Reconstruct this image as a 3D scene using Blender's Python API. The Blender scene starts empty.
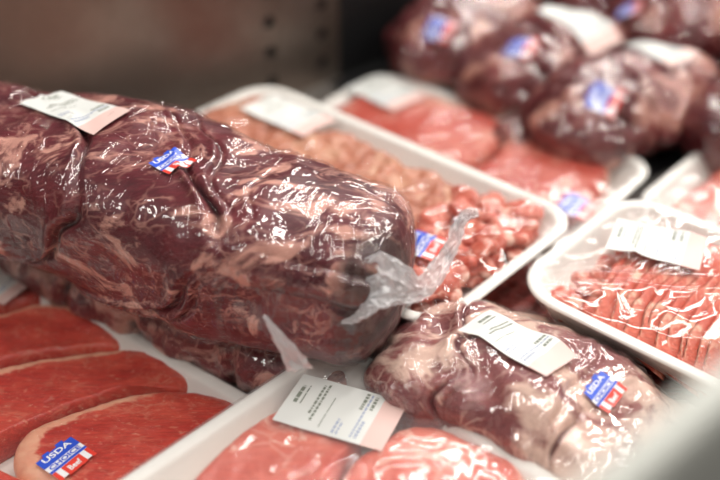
import bpy, bmesh, math, random
import numpy as np
from mathutils import Vector, Matrix
from mathutils.bvhtree import BVHTree

S = bpy.context.scene
COL = S.collection
R = math.radians

# ---------------------------------------------------------------- camera
CAM_H, PITCH = 0.55, R(35)
cd = bpy.data.cameras.new('camera')
cam = bpy.data.objects.new('camera', cd); COL.objects.link(cam)
cam.location = (0, 0, CAM_H)
cam.rotation_euler = (R(90) - PITCH, 0, 0)
cd.sensor_width = 36; cd.lens = 50
cd.clip_start = 0.01
cd.dof.use_dof = True
cd.dof.focus_distance = 0.712
cd.dof.aperture_fstop = 2.1
S.camera = cam

# ---------------------------------------------------------------- view, world, lights
S.view_settings.view_transform = 'Standard'
S.view_settings.look = 'None'
S.view_settings.gamma = 1
S.view_settings.exposure = -0.10
w = bpy.data.worlds.new('store'); S.world = w; w.use_nodes = True
w.node_tree.nodes['Background'].inputs[0].default_value = (1.0, 0.93, 0.86, 1)
w.node_tree.nodes['Background'].inputs[1].default_value = 0.13

def area(name, loc, target, sx, sy, power, col=(1, .96, .9), rz=None):
    l = bpy.data.lights.new(name, 'AREA'); l.shape = 'RECTANGLE'; l.size = sx; l.size_y = sy
    l.energy = power; l.color = col
    o = bpy.data.objects.new(name, l); COL.objects.link(o)
    o.location = loc
    d = (Vector(target) - Vector(loc)).normalized()
    xax = Vector((math.cos(R(42)), math.sin(R(42)), 0)) if rz is None else Vector((math.cos(rz), math.sin(rz), 0))
    z = -d; x = (xax - z * xax.dot(z)).normalized(); y = z.cross(x)
    o.rotation_euler = Matrix((x, y, z)).transposed().to_euler()
    return o
# ceiling tube over the aisle side and two tubes beyond the case, and the ceiling spots that make the small glints
area('ceiling_tube_or_fill', (0.55, 0.95, 1.7), (0.1, 0.6, 0), 1.4, 0.08, 19)
area('ceiling_tube_or_fill', (0.6, 2.1, 1.8), (0.1, 0.7, 0), 1.5, 0.08, 18)
area('ceiling_tube_or_fill', (1.3, 0.45, 1.5), (0.25, 0.6, 0), 1.2, 0.08, 9)
area('ceiling_tube_or_fill', (0.9, 3.6, 2.3), (0.2, 0.7, 0), 2.2, 0.12, 50)
area('ceiling_tube_or_fill', (2.6, 2.0, 2.1), (0.2, 0.7, 0), 1.6, 0.10, 18)
area('ceiling_tube_or_fill', (-1.0, 0.1, 1.3), (-.15, 0.55, 0), 1.0, 0.08, 7)  # fill light added on the left to brighten the steaks and their label
area('ceiling_panel_light', (0.1, -0.4, 1.9), (0.15, 0.6, 0), 0.5, 0.25, 9)
for k, (x, y, z, e) in enumerate([(0.9, 1.9, 1.6, 3.0), (-0.2, 1.9, 1.8, 2.5), (0.2, 2.7, 2.0, 3.0), (1.6, 1.6, 1.7, 2.0)]):
    l = bpy.data.lights.new('spot_lamp', 'POINT'); l.energy = e; l.shadow_soft_size = 0.035; l.color = (1, .95, .88)
    o = bpy.data.objects.new('spot_lamp', l); COL.objects.link(o); o.location = (x, y, z)

# ---------------------------------------------------------------- noise
def _h(i, j, k, s):
    n = (i * 374761393 + j * 668265263 + k * 2147483647 + s * 974634777) & 0xFFFFFFFF
    n = ((n ^ (n >> 13)) * 1274126177) & 0xFFFFFFFF
    n = ((n ^ (n >> 16)) * 2246822519) & 0xFFFFFFFF
    return (n ^ (n >> 15)) & 0xFFFFFFFF
def pn(p, seed=0):
    p = np.asarray(p, float)
    i = np.floor(p).astype(np.int64); f = p - i
    u = f * f * f * (f * (f * 6 - 15) + 10)
    out = 0
    for a in (0, 1):
        for b in (0, 1):
            for c in (0, 1):
                h = _h(i[..., 0] + a, i[..., 1] + b, i[..., 2] + c, seed)
                g0 = ((h & 1023) / 511.5) - 1; g1 = (((h >> 10) & 1023) / 511.5) - 1; g2 = (((h >> 20) & 1023) / 511.5) - 1
                d = g0 * (f[..., 0] - a) + g1 * (f[..., 1] - b) + g2 * (f[..., 2] - c)
                wt = (u[..., 0] if a else 1 - u[..., 0]) * (u[..., 1] if b else 1 - u[..., 1]) * (u[..., 2] if c else 1 - u[..., 2])
                out = out + wt * d
    return out
def fbm(p, seed=0, oct=3):
    p = np.asarray(p, float); r = 0; a = 1
    for o in range(oct):
        r = r + a * pn(p * 2 ** o, seed + o * 7); a *= .5
    return r
def ridge(p, seed=0, k=9.0):            # thin crests where the noise crosses zero
    return np.clip(1 - np.abs(pn(p, seed)) * k, 0, 1) ** 1.5
def V3(x, y, z): return np.stack(np.broadcast_arrays(x, y, z), -1)

# ---------------------------------------------------------------- mesh helpers
def link(name, me, mats, parent=None, smooth=True):
    for m in (mats if isinstance(mats, (list, tuple)) else [mats]): me.materials.append(m)
    if smooth: me.polygons.foreach_set('use_smooth', [True] * len(me.polygons))
    me.update()
    o = bpy.data.objects.new(name, me); COL.objects.link(o)
    if parent is not None: o.parent = parent
    return o
def tag(o, label=None, cat=None, group=None, kind=None):
    if label: o['label'] = label
    if cat: o['category'] = cat
    if group: o['group'] = group
    if kind: o['kind'] = kind
    return o
def empty(name, loc=(0, 0, 0), rz=0.0, rot=None):
    o = bpy.data.objects.new(name, None); COL.objects.link(o)
    o.location = loc; o.rotation_euler = rot if rot else (0, 0, rz)
    o.empty_display_size = .02
    return o
def wm(o):
    m = Matrix.LocRotScale(o.location, o.rotation_euler, o.scale)
    return wm(o.parent) @ m if o.parent else m
def faces_grid(nu, nv, wrap_v=False, base=0):
    F = []
    for i in range(nu - 1):
        for j in range(nv if wrap_v else nv - 1):
            k = (j + 1) % nv
            F.append((base + i * nv + j, base + i * nv + k, base + (i + 1) * nv + k, base + (i + 1) * nv + j))
    return F
def mesh(verts, faces, name='m', attrs=None):
    me = bpy.data.meshes.new(name)
    me.from_pydata([tuple(v) for v in np.asarray(verts).reshape(-1, 3)], [], faces)
    if attrs:
        for k, v in attrs.items():
            a = me.attributes.new(k, 'FLOAT', 'POINT'); a.data.foreach_set('value', np.asarray(v, dtype=np.float32).ravel())
    return me
def bvh_of(objs):
    vs, fs = [], []
    for o in objs:
        M = wm(o); b = len(vs)
        vs += [M @ v.co for v in o.data.vertices]
        fs += [tuple(b + i for i in p.vertices) for p in o.data.polygons]
    return BVHTree.FromPolygons(vs, fs)

# ---------------------------------------------------------------- materials
def mat(name):
    m = bpy.data.materials.new(name); m.use_nodes = True
    return m, m.node_tree, m.node_tree.nodes['Principled BSDF']
def N(t, kind, **kw):
    n = t.nodes.new(kind)
    for k, v in kw.items():
        if k in n.inputs.keys(): n.inputs[k].default_value = v
        else: setattr(n, k, v)
    return n
def ramp(t, fac, stops):
    r = t.nodes.new('ShaderNodeValToRGB')
    e = r.color_ramp.elements
    while len(e) < len(stops): e.new(0.5)
    for el, (p, c) in zip(e, stops):
        el.position = p; el.color = (c, c, c, 1) if isinstance(c, (int, float)) else (*c, 1)
    t.links.new(fac, r.inputs[0]); return r.outputs[0]
def mix(t, fac, a, b, mode='MIX'):
    m = t.nodes.new('ShaderNodeMix'); m.data_type = 'RGBA'; m.blend_type = mode
    if isinstance(fac, (int, float)): m.inputs[0].default_value = fac
    else: t.links.new(fac, m.inputs[0])
    for s, v in ((6, a), (7, b)):
        if isinstance(v, tuple): m.inputs[s].default_value = (*v, 1)
        else: t.links.new(v, m.inputs[s])
    return m.outputs[2]
def mathn(t, op, a, b=0.0, clamp=False):
    m = t.nodes.new('ShaderNodeMath'); m.operation = op; m.use_clamp = clamp
    for s, v in ((0, a), (1, b)):
        if isinstance(v, (int, float)): m.inputs[s].default_value = v
        else: t.links.new(v, m.inputs[s])
    return m.outputs[0]
def coords(t, scale=(1, 1, 1), rot=(0, 0, 0)):
    c = t.nodes.new('ShaderNodeTexCoord'); m = t.nodes.new('ShaderNodeMapping')
    m.inputs['Scale'].default_value = scale; m.inputs['Rotation'].default_value = rot
    t.links.new(c.outputs['Object'], m.inputs[0]); return m.outputs[0]
def noise(t, vec, scale, detail=4, rough=.55, dist=0.0):
    n = N(t, 'ShaderNodeTexNoise', Scale=scale, Detail=detail, Roughness=rough, Distortion=dist)
    t.links.new(vec, n.inputs['Vector']); return n.outputs[0]
def attr(t, name):
    a = t.nodes.new('ShaderNodeAttribute'); a.attribute_name = name; return a.outputs['Fac']
def bump(t, h, strength, dist, normal=None):
    b = N(t, 'ShaderNodeBump', Strength=strength, Distance=dist); t.links.new(h, b.inputs['Height'])
    if normal: t.links.new(normal, b.inputs['Normal'])
    return b.outputs[0]

def meat_material(name, muscle_a, muscle_b, fat, fat_scale=26, fat_lo=.56, fat_hi=.64, stretch=(1, 1, 1), rot=(0, 0, 0),
                  vein=.5, vein_scale=55, rough=.38, purge=(.03, .004, .006), streak=0.0, bumpd=.0012, speck=0.0, sss=.0, ragged=0.0):
    m, t, b = mat(name)
    v = coords(t, stretch, rot)
    base = mix(t, ramp(t, noise(t, v, fat_scale * .8, 5, .6, .6), [(.35, 0.0), (.65, 1.0)]), muscle_a, muscle_b)
    # fine grain of the muscle fibres
    vf = coords(t, (stretch[0] * .25, stretch[1] * 1.6, stretch[2] * 1.6), rot)
    g = noise(t, vf, 330, 3, .6, .4)
    base = mix(t, .5, base, ramp(t, g, [(.3, .30), (.7, .78)]), 'OVERLAY')
    # thin marbling threads
    d = noise(t, v, vein_scale * .5, 3, .6)
    vv = t.nodes.new('ShaderNodeVectorMath'); vv.operation = 'SCALE'; vv.inputs['Scale'].default_value = .022
    n3 = N(t, 'ShaderNodeTexNoise', Scale=vein_scale * .6, Detail=4.0); t.links.new(v, n3.inputs['Vector'])
    t.links.new(n3.outputs['Color'], vv.inputs[0])
    va = t.nodes.new('ShaderNodeVectorMath'); va.operation = 'ADD'
    t.links.new(v, va.inputs[0]); t.links.new(vv.outputs[0], va.inputs[1])
    vo = N(t, 'ShaderNodeTexVoronoi', feature='DISTANCE_TO_EDGE', Scale=vein_scale * .62)
    t.links.new(va.outputs[0], vo.inputs['Vector'])
    threads = ramp(t, vo.outputs['Distance'], [(.0, 1.0), (.075, 0.0)])
    gate = ramp(t, noise(t, v, vein_scale * .45, 2, .5), [(.46, 0.0), (.62, 1.0)])
    threads = mathn(t, 'MULTIPLY', mathn(t, 'MULTIPLY', threads, gate), vein)
    # broad fat patches with ragged edges
    f1 = ramp(t, noise(t, v, fat_scale, 7, .62, 1.1), [(fat_lo, 0.0), (fat_hi, 1.0)])
    fa = attr(t, 'fat')
    fe = mathn(t, 'ADD', fa, mathn(t, 'MULTIPLY', mathn(t, 'SUBTRACT', noise(t, v, 140, 4, .6), .5), .9))
    fe = ramp(t, fe, [(.42, 0.0), (.62, 1.0)])
    fm = mathn(t, 'MAXIMUM', mathn(t, 'MAXIMUM', f1, threads), fe)
    if ragged:
        f2 = ramp(t, noise(t, v, fat_scale * 3.1, 8, .68, 1.6), [(.55, 0.0), (.63, .85)])
        g2_ = ramp(t, noise(t, v, fat_scale * .55, 2, .5), [(.42, 0.0), (.60, 1.0)])
        fm = mathn(t, 'MAXIMUM', fm, mathn(t, 'MULTIPLY', mathn(t, 'MULTIPLY', f2, g2_), ragged))
    if speck:
        sp = ramp(t, noise(t, v, 260, 2, .5), [(.62, 0.0), (.70, speck)])
        fm = mathn(t, 'MAXIMUM', fm, sp)
    fatc = mix(t, ramp(t, noise(t, v, 90, 4, .6), [(.35, 0.0), (.7, .75)]), fat, tuple(.55 * f + .45 * a for f, a in zip(fat, muscle_b)))
    c = mix(t, fm, base, fatc)
    # blood pooled in the folds and at the ends of the bag
    pa = mathn(t, 'ADD', attr(t, 'purge'), mathn(t, 'MULTIPLY', mathn(t, 'SUBTRACT', noise(t, v, 45, 4, .6), .5), .5))
    pa = mathn(t, 'MULTIPLY', ramp(t, pa, [(.3, 0.0), (.75, 1.0)]), .92)
    c = mix(t, pa, c, purge)
    t.links.new(c, b.inputs['Base Color'])
    b.inputs['Roughness'].default_value = rough
    b.inputs['Specular IOR Level'].default_value = .45
    if sss:
        b.inputs['Subsurface Weight'].default_value = sss; b.inputs['Subsurface Radius'].default_value = (.006, .002, .0015)
        b.inputs['Subsurface Scale'].default_value = 1.0
    h = mathn(t, 'ADD', mathn(t, 'MULTIPLY', noise(t, v, 60, 5, .6, .5), 1.0), mathn(t, 'MULTIPLY', g, .35))
    h = mathn(t, 'ADD', h, mathn(t, 'MULTIPLY', fm, .35))
    t.links.new(bump(t, h, .7, bumpd), b.inputs['Normal'])
    return m

def film_material(name, wr_scale=90, strength=.4, dist=.0008, rough=.06, haze=.02, stretch=(1, 1, 1), refl=.05, streaks=0.0, hazecol=(.9, .9, .92)):
    """clear plastic film: see-through, mirror-like where it reflects, a little milky"""
    m, t, b = mat(name)
    t.nodes.remove(b); out = t.nodes['Material Output']
    v = coords(t, stretch)
    n1 = noise(t, v, wr_scale, 2, .45, 1.2)
    n1 = mathn(t, 'ABSOLUTE', mathn(t, 'SUBTRACT', n1, .5))
    n2 = noise(t, v, wr_scale * .3, 3, .5, .4)
    h = mathn(t, 'ADD', n2, mathn(t, 'MULTIPLY', n1, -1.2))
    if streaks:
        for sc_, rt in (((25, 150, 150), (0, 0, R(25))), ((150, 30, 90), (0, 0, R(-20)))):
            vs_ = coords(t, sc_, rt)
            ns_ = noise(t, vs_, 1.0, 1, .4, .6)
            gt = ramp(t, noise(t, v, wr_scale * .33, 2, .5), [(.42, 0.0), (.56, 1.0)])
            h = mathn(t, 'ADD', h, mathn(t, 'MULTIPLY', mathn(t, 'MULTIPLY', mathn(t, 'ABSOLUTE', mathn(t, 'SUBTRACT', ns_, .5)), gt), -streaks))
    nr = bump(t, h, strength, dist)
    lw = N(t, 'ShaderNodeLayerWeight', Blend=.5); t.links.new(nr, lw.inputs['Normal'])
    fr = mathn(t, 'ADD', mathn(t, 'MULTIPLY', mathn(t, 'POWER', lw.outputs['Facing'], 4.5), .45), refl)
    tr = t.nodes.new('ShaderNodeBsdfTransparent')
    gl = N(t, 'ShaderNodeBsdfGlossy', Roughness=rough); t.links.new(nr, gl.inputs['Normal'])
    df = t.nodes.new('ShaderNodeBsdfTranslucent'); df.inputs['Color'].default_value = (*hazecol, 1)
    dd = t.nodes.new('ShaderNodeBsdfDiffuse'); dd.inputs['Color'].default_value = (*hazecol, 1)
    md = t.nodes.new('ShaderNodeMixShader'); md.inputs[0].default_value = .4
    t.links.new(dd.outputs[0], md.inputs[1]); t.links.new(df.outputs[0], md.inputs[2])
    m1 = t.nodes.new('ShaderNodeMixShader'); m1.inputs[0].default_value = haze
    t.links.new(tr.outputs[0], m1.inputs[1]); t.links.new(md.outputs[0], m1.inputs[2])
    m2 = t.nodes.new('ShaderNodeMixShader')
    t.links.new(mathn(t, 'MULTIPLY', fr, 1.0, True), m2.inputs[0])
    t.links.new(m1.outputs[0], m2.inputs[1]); t.links.new(gl.outputs[0], m2.inputs[2])
    t.links.new(m2.outputs[0], out.inputs[0])
    return m

def plain(name, col, rough=.5, metal=0.0, bs=0, bd=.0005, coat=0.0, var=0.0):
    m, t, b = mat(name)
    b.inputs['Base Color'].default_value = (*col, 1); b.inputs['Roughness'].default_value = rough
    b.inputs['Metallic'].default_value = metal; b.inputs['Coat Weight'].default_value = coat
    v = coords(t)
    if var:
        c = mix(t, ramp(t, noise(t, v, 9, 4, .6), [(.3, 0.0), (.7, 1.0)]), tuple(x * (1 - var) for x in col), col)
        t.links.new(c, b.inputs['Base Color'])
    if bs: t.links.new(bump(t, noise(t, v, bs, 3, .5), .5, bd), b.inputs['Normal'])
    return m

M_vac = meat_material('dark_beef', (.070, .006, .013), (.17, .024, .032), (.70, .36, .29), fat_scale=22, fat_lo=.535, fat_hi=.60, vein=.6, vein_scale=95, ragged=.95, stretch=(.75, 1.15, 1.1))
M_vac_low = meat_material('dark_beef_fatty', (.10, .018, .024), (.22, .05, .055), (.62, .36, .30), fat_scale=28, fat_lo=.47, fat_hi=.55, vein=.6, vein_scale=90, ragged=.9)
M_vac_pale = meat_material('pale_fatty_beef', (.20, .05, .055), (.36, .12, .11), (.84, .60, .50), fat_scale=12, fat_lo=.46, fat_hi=.52, vein=.6, vein_scale=80, ragged=.8, purge=(.10, .006, .012))
M_vac_far = meat_material('maroon_beef', (.085, .010, .014), (.22, .038, .040), (.62, .32, .25), fat_scale=17, fat_lo=.50, fat_hi=.60, vein=.4, ragged=.8)
M_steak = meat_material('red_steak', (.48, .032, .022), (.66, .085, .052), (.88, .48, .32), fat_scale=30, fat_lo=.68, fat_hi=.78, vein=.30, vein_scale=90, rough=.3, stretch=(.8, 1.2, 1), sss=.15, speck=.35, ragged=.45)
M_steak_pink = meat_material('pink_steak', (.56, .075, .045), (.70, .15, .095), (.90, .60, .48), fat_scale=24, fat_lo=.60, fat_hi=.70, vein=.3, rough=.3, sss=.15)
M_steak_far = meat_material('marbled_steak', (.40, .050, .032), (.50, .085, .055), (.78, .44, .34), fat_scale=16, fat_lo=.54, fat_hi=.64, vein=.5, vein_scale=50, ragged=.7, rough=.3, stretch=(.7, 1.3, 1))
M_cubed = meat_material('cubed_steak', (.36, .11, .065), (.50, .19, .115), (.68, .42, .28), fat_scale=30, fat_lo=.56, fat_hi=.68, vein=.2, rough=.35, speck=.7)
M_strip = meat_material('red_strip', (.50, .085, .055), (.64, .18, .12), (.88, .58, .48), fat_scale=40, fat_lo=.50, fat_hi=.60, vein=.5, vein_scale=120, ragged=.8, rough=.28)
M_slice = meat_material('shaved_beef', (.50, .065, .038), (.64, .14, .085), (.84, .50, .36), fat_scale=34, fat_lo=.52, fat_hi=.62, vein=.6, vein_scale=90, ragged=.8, rough=.3, stretch=(1, .8, 1.4))
M_ground = meat_material('ground_beef', (.22, .02, .016), (.34, .05, .035), (.6, .3, .22), fat_scale=60, fat_lo=.60, fat_hi=.70, vein=.1, rough=.4, speck=.5)

M_film = film_material('tray_film', 40, .22, .0006, .06, .015, refl=.038)
M_film_hazy = film_material('tray_film_milky', 40, .3, .0007, .09, .14)
M_film_soft = film_material('tray_film_taut', 36, .35, .0007, .07, .03, refl=.07)
M_bag = film_material('vacuum_film', 55, .7, .0011, .04, .006, refl=.085, stretch=(.8, 1, 1), streaks=2.2)
M_bag_center = film_material('vacuum_film_wrinkled', 45, .8, .0014, .04, .02, refl=.11, stretch=(1.5, .6, 1), streaks=2.4)
M_bag_far = film_material('vacuum_film_far', 45, .8, .0016, .04, .006, refl=.10, streaks=1.5)
M_tail = film_material('bag_end_film', 60, .9, .0014, .10, .60, refl=.16, hazecol=(.92, .93, .96))
M_foam = plain('white_foam', (.83, .81, .77), .42, bs=220, bd=.0002)
M_paper = plain('label_paper', (.72, .73, .71), .45)
M_pink = plain('label_pink', (.76, .53, .49), .45)
M_ink = plain('label_ink', (.22, .24, .20), .5)
M_blueink = plain('label_blue_ink', (.35, .40, .55), .5)
M_blue = plain('sticker_blue', (.03, .09, .62), .35)
M_redst = plain('sticker_red', (.80, .06, .04), .35)
M_whitest = plain('sticker_white', (.88, .88, .90), .35)
M_clip = plain('dark_purge_plastic', (.02, .015, .015), .25, coat=.5)
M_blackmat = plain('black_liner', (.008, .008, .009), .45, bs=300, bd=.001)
M_rail = plain('pale_rail', (.52, .53, .49), .45)
M_deck = plain('deck_steel', (.42, .40, .38), .38, metal=.8, bs=30, bd=.0006, var=.25)

# brushed stainless of the case wall; the brown reflection of the meat is painted into its colour
m, t, b = mat('reflection_tinted_steel'); M_steel = m
v = coords(t)
c = mix(t, ramp(t, noise(t, v, 3.2, 4, .6, .6), [(.35, 0.0), (.7, 1.0)]), (.17, .125, .10), (.25, .205, .175))
c = mix(t, ramp(t, noise(t, v, 14, 5, .7), [(.5, 0.0), (.8, .35)]), c, (.36, .33, .29))
t.links.new(c, b.inputs['Base Color']); b.inputs['Metallic'].default_value = .75
b.inputs['Roughness'].default_value = .36
t.links.new(bump(t, noise(t, v, 5, 3, .5), .3, .004), b.inputs['Normal'])

# ---------------------------------------------------------------- the case (structure)
E2 = Vector((math.cos(R(42)), math.sin(R(42)), 0))     # along the case
E1 = Vector((math.sin(R(42)), -math.cos(R(42)), 0))    # from the back wall to the front rail
WALLD = 0.865                                          # distance of the wall along -E1
def case_pt(s, d, z): return E2 * s - E1 * d + Vector((0, 0, z))

def box_mesh(corner_fn, s0, s1, d0, d1, z0, z1, bev=.0):
    bm = bmesh.new()
    vs = [bm.verts.new(corner_fn(s, d, z)) for z in (z0, z1) for (s, d) in ((s0, d0), (s1, d0), (s1, d1), (s0, d1))]
    for f in ((3, 2, 1, 0), (4, 5, 6, 7), (0, 1, 5, 4), (1, 2, 6, 5), (2, 3, 7, 6), (3, 0, 4, 7)): bm.faces.new([vs[i] for i in f])
    if bev: bmesh.ops.bevel(bm, geom=bm.edges[:], offset=bev, segments=4, affect='EDGES', profile=.5)
    bmesh.ops.recalc_face_normals(bm, faces=bm.faces[:])
    me = bpy.data.meshes.new('box'); bm.to_mesh(me); bm.free(); return me

fl = link('floor', box_mesh(case_pt, -.9, 2.2, .10, WALLD + .02, -.02, 0), M_deck, smooth=False); tag(fl, kind='structure')

# wall with real round holes, built of square cells
HOLE_R, CELL = .0082, .024
holes = HOLES = []
def wall_mesh(cells):
    vs, fs, idx = [], [], {}
    def vert(s, z, d=WALLD):
        k = (round(s, 5), round(z, 5), round(d, 5))
        if k not in idx: idx[k] = len(vs); vs.append(case_pt(s, d, z))
        return idx[k]
    for (s0, s1, z0, z1, hole) in cells:
        if not hole:
            fs.append([vert(s0, z0), vert(s1, z0), vert(s1, z1), vert(s0, z1)])
        else:
            cs, cz = (s0 + s1) / 2, (z0 + z1) / 2; n = 24; ring = []; sq = []
            for i in range(n):
                a = 2 * math.pi * (i + .5) / n; ca, sa = math.cos(a), math.sin(a)
                ring.append(vert(cs + HOLE_R * ca, cz + HOLE_R * sa))
                k = 1 / max(abs(ca), abs(sa)); sq.append(vert(cs + (s1 - s0) / 2 * ca * k, cz + (z1 - z0) / 2 * sa * k))
            back = [vert(cs + HOLE_R * math.cos(2 * math.pi * (i + .5) / n), cz + HOLE_R * math.sin(2 * math.pi * (i + .5) / n), WALLD + .004) for i in range(n)]
            for i in range(n):
                j = (i + 1) % n
                fs.append([ring[i], ring[j], sq[j], sq[i]]); fs.append([ring[j], ring[i], back[i], back[j]])
    return mesh(vs, fs)
H0S, DS, H0Z, DZ = 0.640, 0.078, 0.0268, 0.0373
cells = []
cols = [H0S + DS * k for k in range(2)]
zs = [H0Z + DZ * k for k in range(6)]
edges_s = [-.9] + sum([[c - CELL / 2, c + CELL / 2] for c in cols], []) + [.745]
for i in range(len(edges_s) - 1):
    s0, s1 = edges_s[i], edges_s[i + 1]
    if i % 2 == 0: cells.append((s0, s1, 0, .27, False))
    else:
        z = 0
        for zc in zs:
            zc = zc + (.0 if i == 1 else .0)
            cells.append((s0, s1, z, zc - CELL / 2, False)); cells.append((s0, s1, zc - CELL / 2, zc + CELL / 2, True)); z = zc + CELL / 2
        cells.append((s0, s1, z, .27, False))
wl = link('wall_back', wall_mesh(cells), M_steel, smooth=False); tag(wl, kind='structure')
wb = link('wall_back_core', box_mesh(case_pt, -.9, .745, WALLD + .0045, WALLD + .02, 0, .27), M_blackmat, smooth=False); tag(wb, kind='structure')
wd = link('wall_shade_panel', box_mesh(case_pt, .745, 2.2, WALLD - .004, WALLD + .02, 0, .27, .002), M_blackmat, smooth=False); tag(wd, kind='structure')  # black panel standing in for the shaded corner of the wall behind the bags
# front rail of the case with its low panel
rl = link('trim_2', box_mesh(case_pt, -.5, 1.2, .085, .098, .30, .345, .005), M_rail); tag(rl, kind='structure')
pf = link('wall_front', box_mesh(case_pt, -.5, 1.2, .088, .095, -.02, .30), M_rail, smooth=False); tag(pf, kind='structure')

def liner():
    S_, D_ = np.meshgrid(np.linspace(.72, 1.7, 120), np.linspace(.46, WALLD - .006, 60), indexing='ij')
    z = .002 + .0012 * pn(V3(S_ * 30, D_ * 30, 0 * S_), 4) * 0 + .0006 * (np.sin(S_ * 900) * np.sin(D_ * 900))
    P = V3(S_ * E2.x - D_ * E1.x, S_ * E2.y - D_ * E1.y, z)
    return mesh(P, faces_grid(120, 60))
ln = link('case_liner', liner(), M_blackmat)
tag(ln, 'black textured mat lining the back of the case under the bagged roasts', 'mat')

# ---------------------------------------------------------------- labels and stickers
_TXT = {}
def text_tris(s):
    if s in _TXT: return _TXT[s]
    cu = bpy.data.curves.new('t', 'FONT'); cu.body = s; cu.size = 1; cu.offset = .025; cu.resolution_u = 3
    o = bpy.data.objects.new('t', cu); COL.objects.link(o)
    dg = bpy.context.evaluated_depsgraph_get()
    me = bpy.data.meshes.new_from_object(o.evaluated_get(dg))
    bm = bmesh.new(); bm.from_mesh(me); bmesh.ops.triangulate(bm, faces=bm.faces[:])
    v = np.array([x.co[:2] for x in bm.verts]); f = [tuple(q.index for q in p.verts) for p in bm.faces]
    bm.free(); bpy.data.objects.remove(o); bpy.data.curves.remove(cu); bpy.data.meshes.remove(me)
    v -= v.min(0); v /= v.max(0)
    _TXT[s] = (v, f); return _TXT[s]
def rect_piece(x0, y0, x1, y1, n=8, m=6):
    X, Y = np.meshgrid(np.linspace(x0, x1, n), np.linspace(y0, y1, m), indexing='ij')
    return np.stack([X, Y], -1).reshape(-1, 2), faces_grid(n, m)
def text_piece(s, x0, y0, x1, y1):
    v, f = text_tris(s); return v * [x1 - x0, y1 - y0] + [x0, y0], f

def hug(objs, center, spin, parent, name, w_, h_, pieces, mats, lift=.0006, label=None, smooth_r=.0):
    """lays flat pieces (x 0..1 across, y 0..1 up) on the surface found straight under/along the view of center;
    up of the piece points to the back of the case, turned by spin"""
    bv = bvh_of(objs)
    if len(center) == 2:                  # a spot of the surface as seen across the case
        u, vv_ = center
        x, y = u - 360, vv_ - 240
        d = Vector((x, 1000 * math.cos(PITCH) - y * math.sin(PITCH), -(1000 * math.sin(PITCH) + y * math.cos(PITCH)))).normalized()
        c, n, _, _ = bv.ray_cast(Vector((0, 0, CAM_H)), d)
    else:
        c, n, _, _ = bv.ray_cast(Vector(center), Vector((0, 0, -1)))
    if c is None: print('MISS', name, center); return None
    # average normal
    ns = Vector(n)
    t1 = n.orthogonal().normalized(); t2 = n.cross(t1)
    for a in range(12):
        for rr in (.3, .6):
            q = c + (t1 * math.cos(a * .52) + t2 * math.sin(a * .52)) * min(w_, h_) * rr * .7 + n * .03
            hc, hn, _, _ = bv.ray_cast(q, -n)
            if hn and hn.dot(n) > .2: ns += hn
    n = ns.normalized()
    up = -E1; up = (Matrix.Rotation(spin, 3, 'Z') @ up)
    up = (up - n * up.dot(n)).normalized(); right = up.cross(n).normalized()
    Mi = wm(parent).inverted()
    # stiff sheet: height field under the piece, then smoothed
    G = 14
    hg = np.zeros((G, G))
    for i in range(G):
        for j in range(G):
            q = c + right * ((i / (G - 1) - .5) * w_) + up * ((j / (G - 1) - .5) * h_) + n * .04
            hc, hn, _, dist = bv.ray_cast(q, -n)
            hg[i, j] = .04 - dist if hc and dist < .075 else np.nan
    if np.isnan(hg).any():
        mval = np.nanmean(hg); hg = np.where(np.isnan(hg), mval, hg)
    raw = hg.copy()
    for it in range(6):
        p = np.pad(hg, 1, mode='edge'); bl = (p[:-2, 1:-1] + p[2:, 1:-1] + p[1:-1, :-2] + p[1:-1, 2:]) / 4
        hg = np.maximum(raw, bl)
    def at(x, y, extra):
        gx = min(max(x, 0), .9999) * (G - 1); gy = min(max(y, 0), .9999) * (G - 1)
        i, j = int(gx), int(gy); i = min(i, G - 2); j = min(j, G - 2); a, b_ = gx - i, gy - j
        hh = hg[i, j] * (1 - a) * (1 - b_) + hg[i + 1, j] * a * (1 - b_) + hg[i, j + 1] * (1 - a) * b_ + hg[i + 1, j + 1] * a * b_
        return Mi @ (c + right * ((x - .5) * w_) + up * ((y - .5) * h_) + n * (hh + lift + extra))
    vs, fs, mi = [], [], []
    for (v2, f2, mm, ly) in pieces:
        b0 = len(vs)
        for (x, y) in v2: vs.append(at(x, y, ly * .00016))
        for f in f2: fs.append(tuple(b0 + i for i in f)); mi.append(mm)
    me = mesh(vs, fs)
    o = link(name, me, mats, parent)
    me.polygons.foreach_set('material_index', mi)
    if label: o['label'] = label
    return o

def sticker(objs, center, parent, spin=0.0, size=.031, lift=.0008):
    P = []
    P.append((*rect_piece(0, .04, 1, .94), 2, 0))
    for (a, b_, top) in ((0, .22, .95), (.22, .40, 1.03), (.40, .60, .97), (.60, .80, 1.05), (.80, 1, .96)):
        P.append((*rect_piece(a, .70, b_, top, 4, 4), 0, 1))
    P.append((*rect_piece(0, .36, 1, .44), 0, 1))
    P.append((*rect_piece(0, .62, 1, .72), 0, 1))
    P.append((*text_piece('USDA', .12, .745, .88, .92), 2, 2))
    P.append((*text_piece('CHOICE', .08, .455, .92, .60), 0, 2))
    P.append((*rect_piece(.24, .0, .76, .35), 1, 1))
    P.append((*rect_piece(0, .0, .10, .35, 3, 6), 1, 1))
    P.append((*rect_piece(.90, .0, 1, .35, 3, 6), 1, 1))
    P.append((*text_piece('Beef', .34, .08, .66, .26), 2, 2))
    return hug(objs, center, spin, parent, 'grade_sticker', size, size * .92, P, [M_blue, M_redst, M_whitest], lift,
               label='blue, white and red grade sticker')

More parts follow.
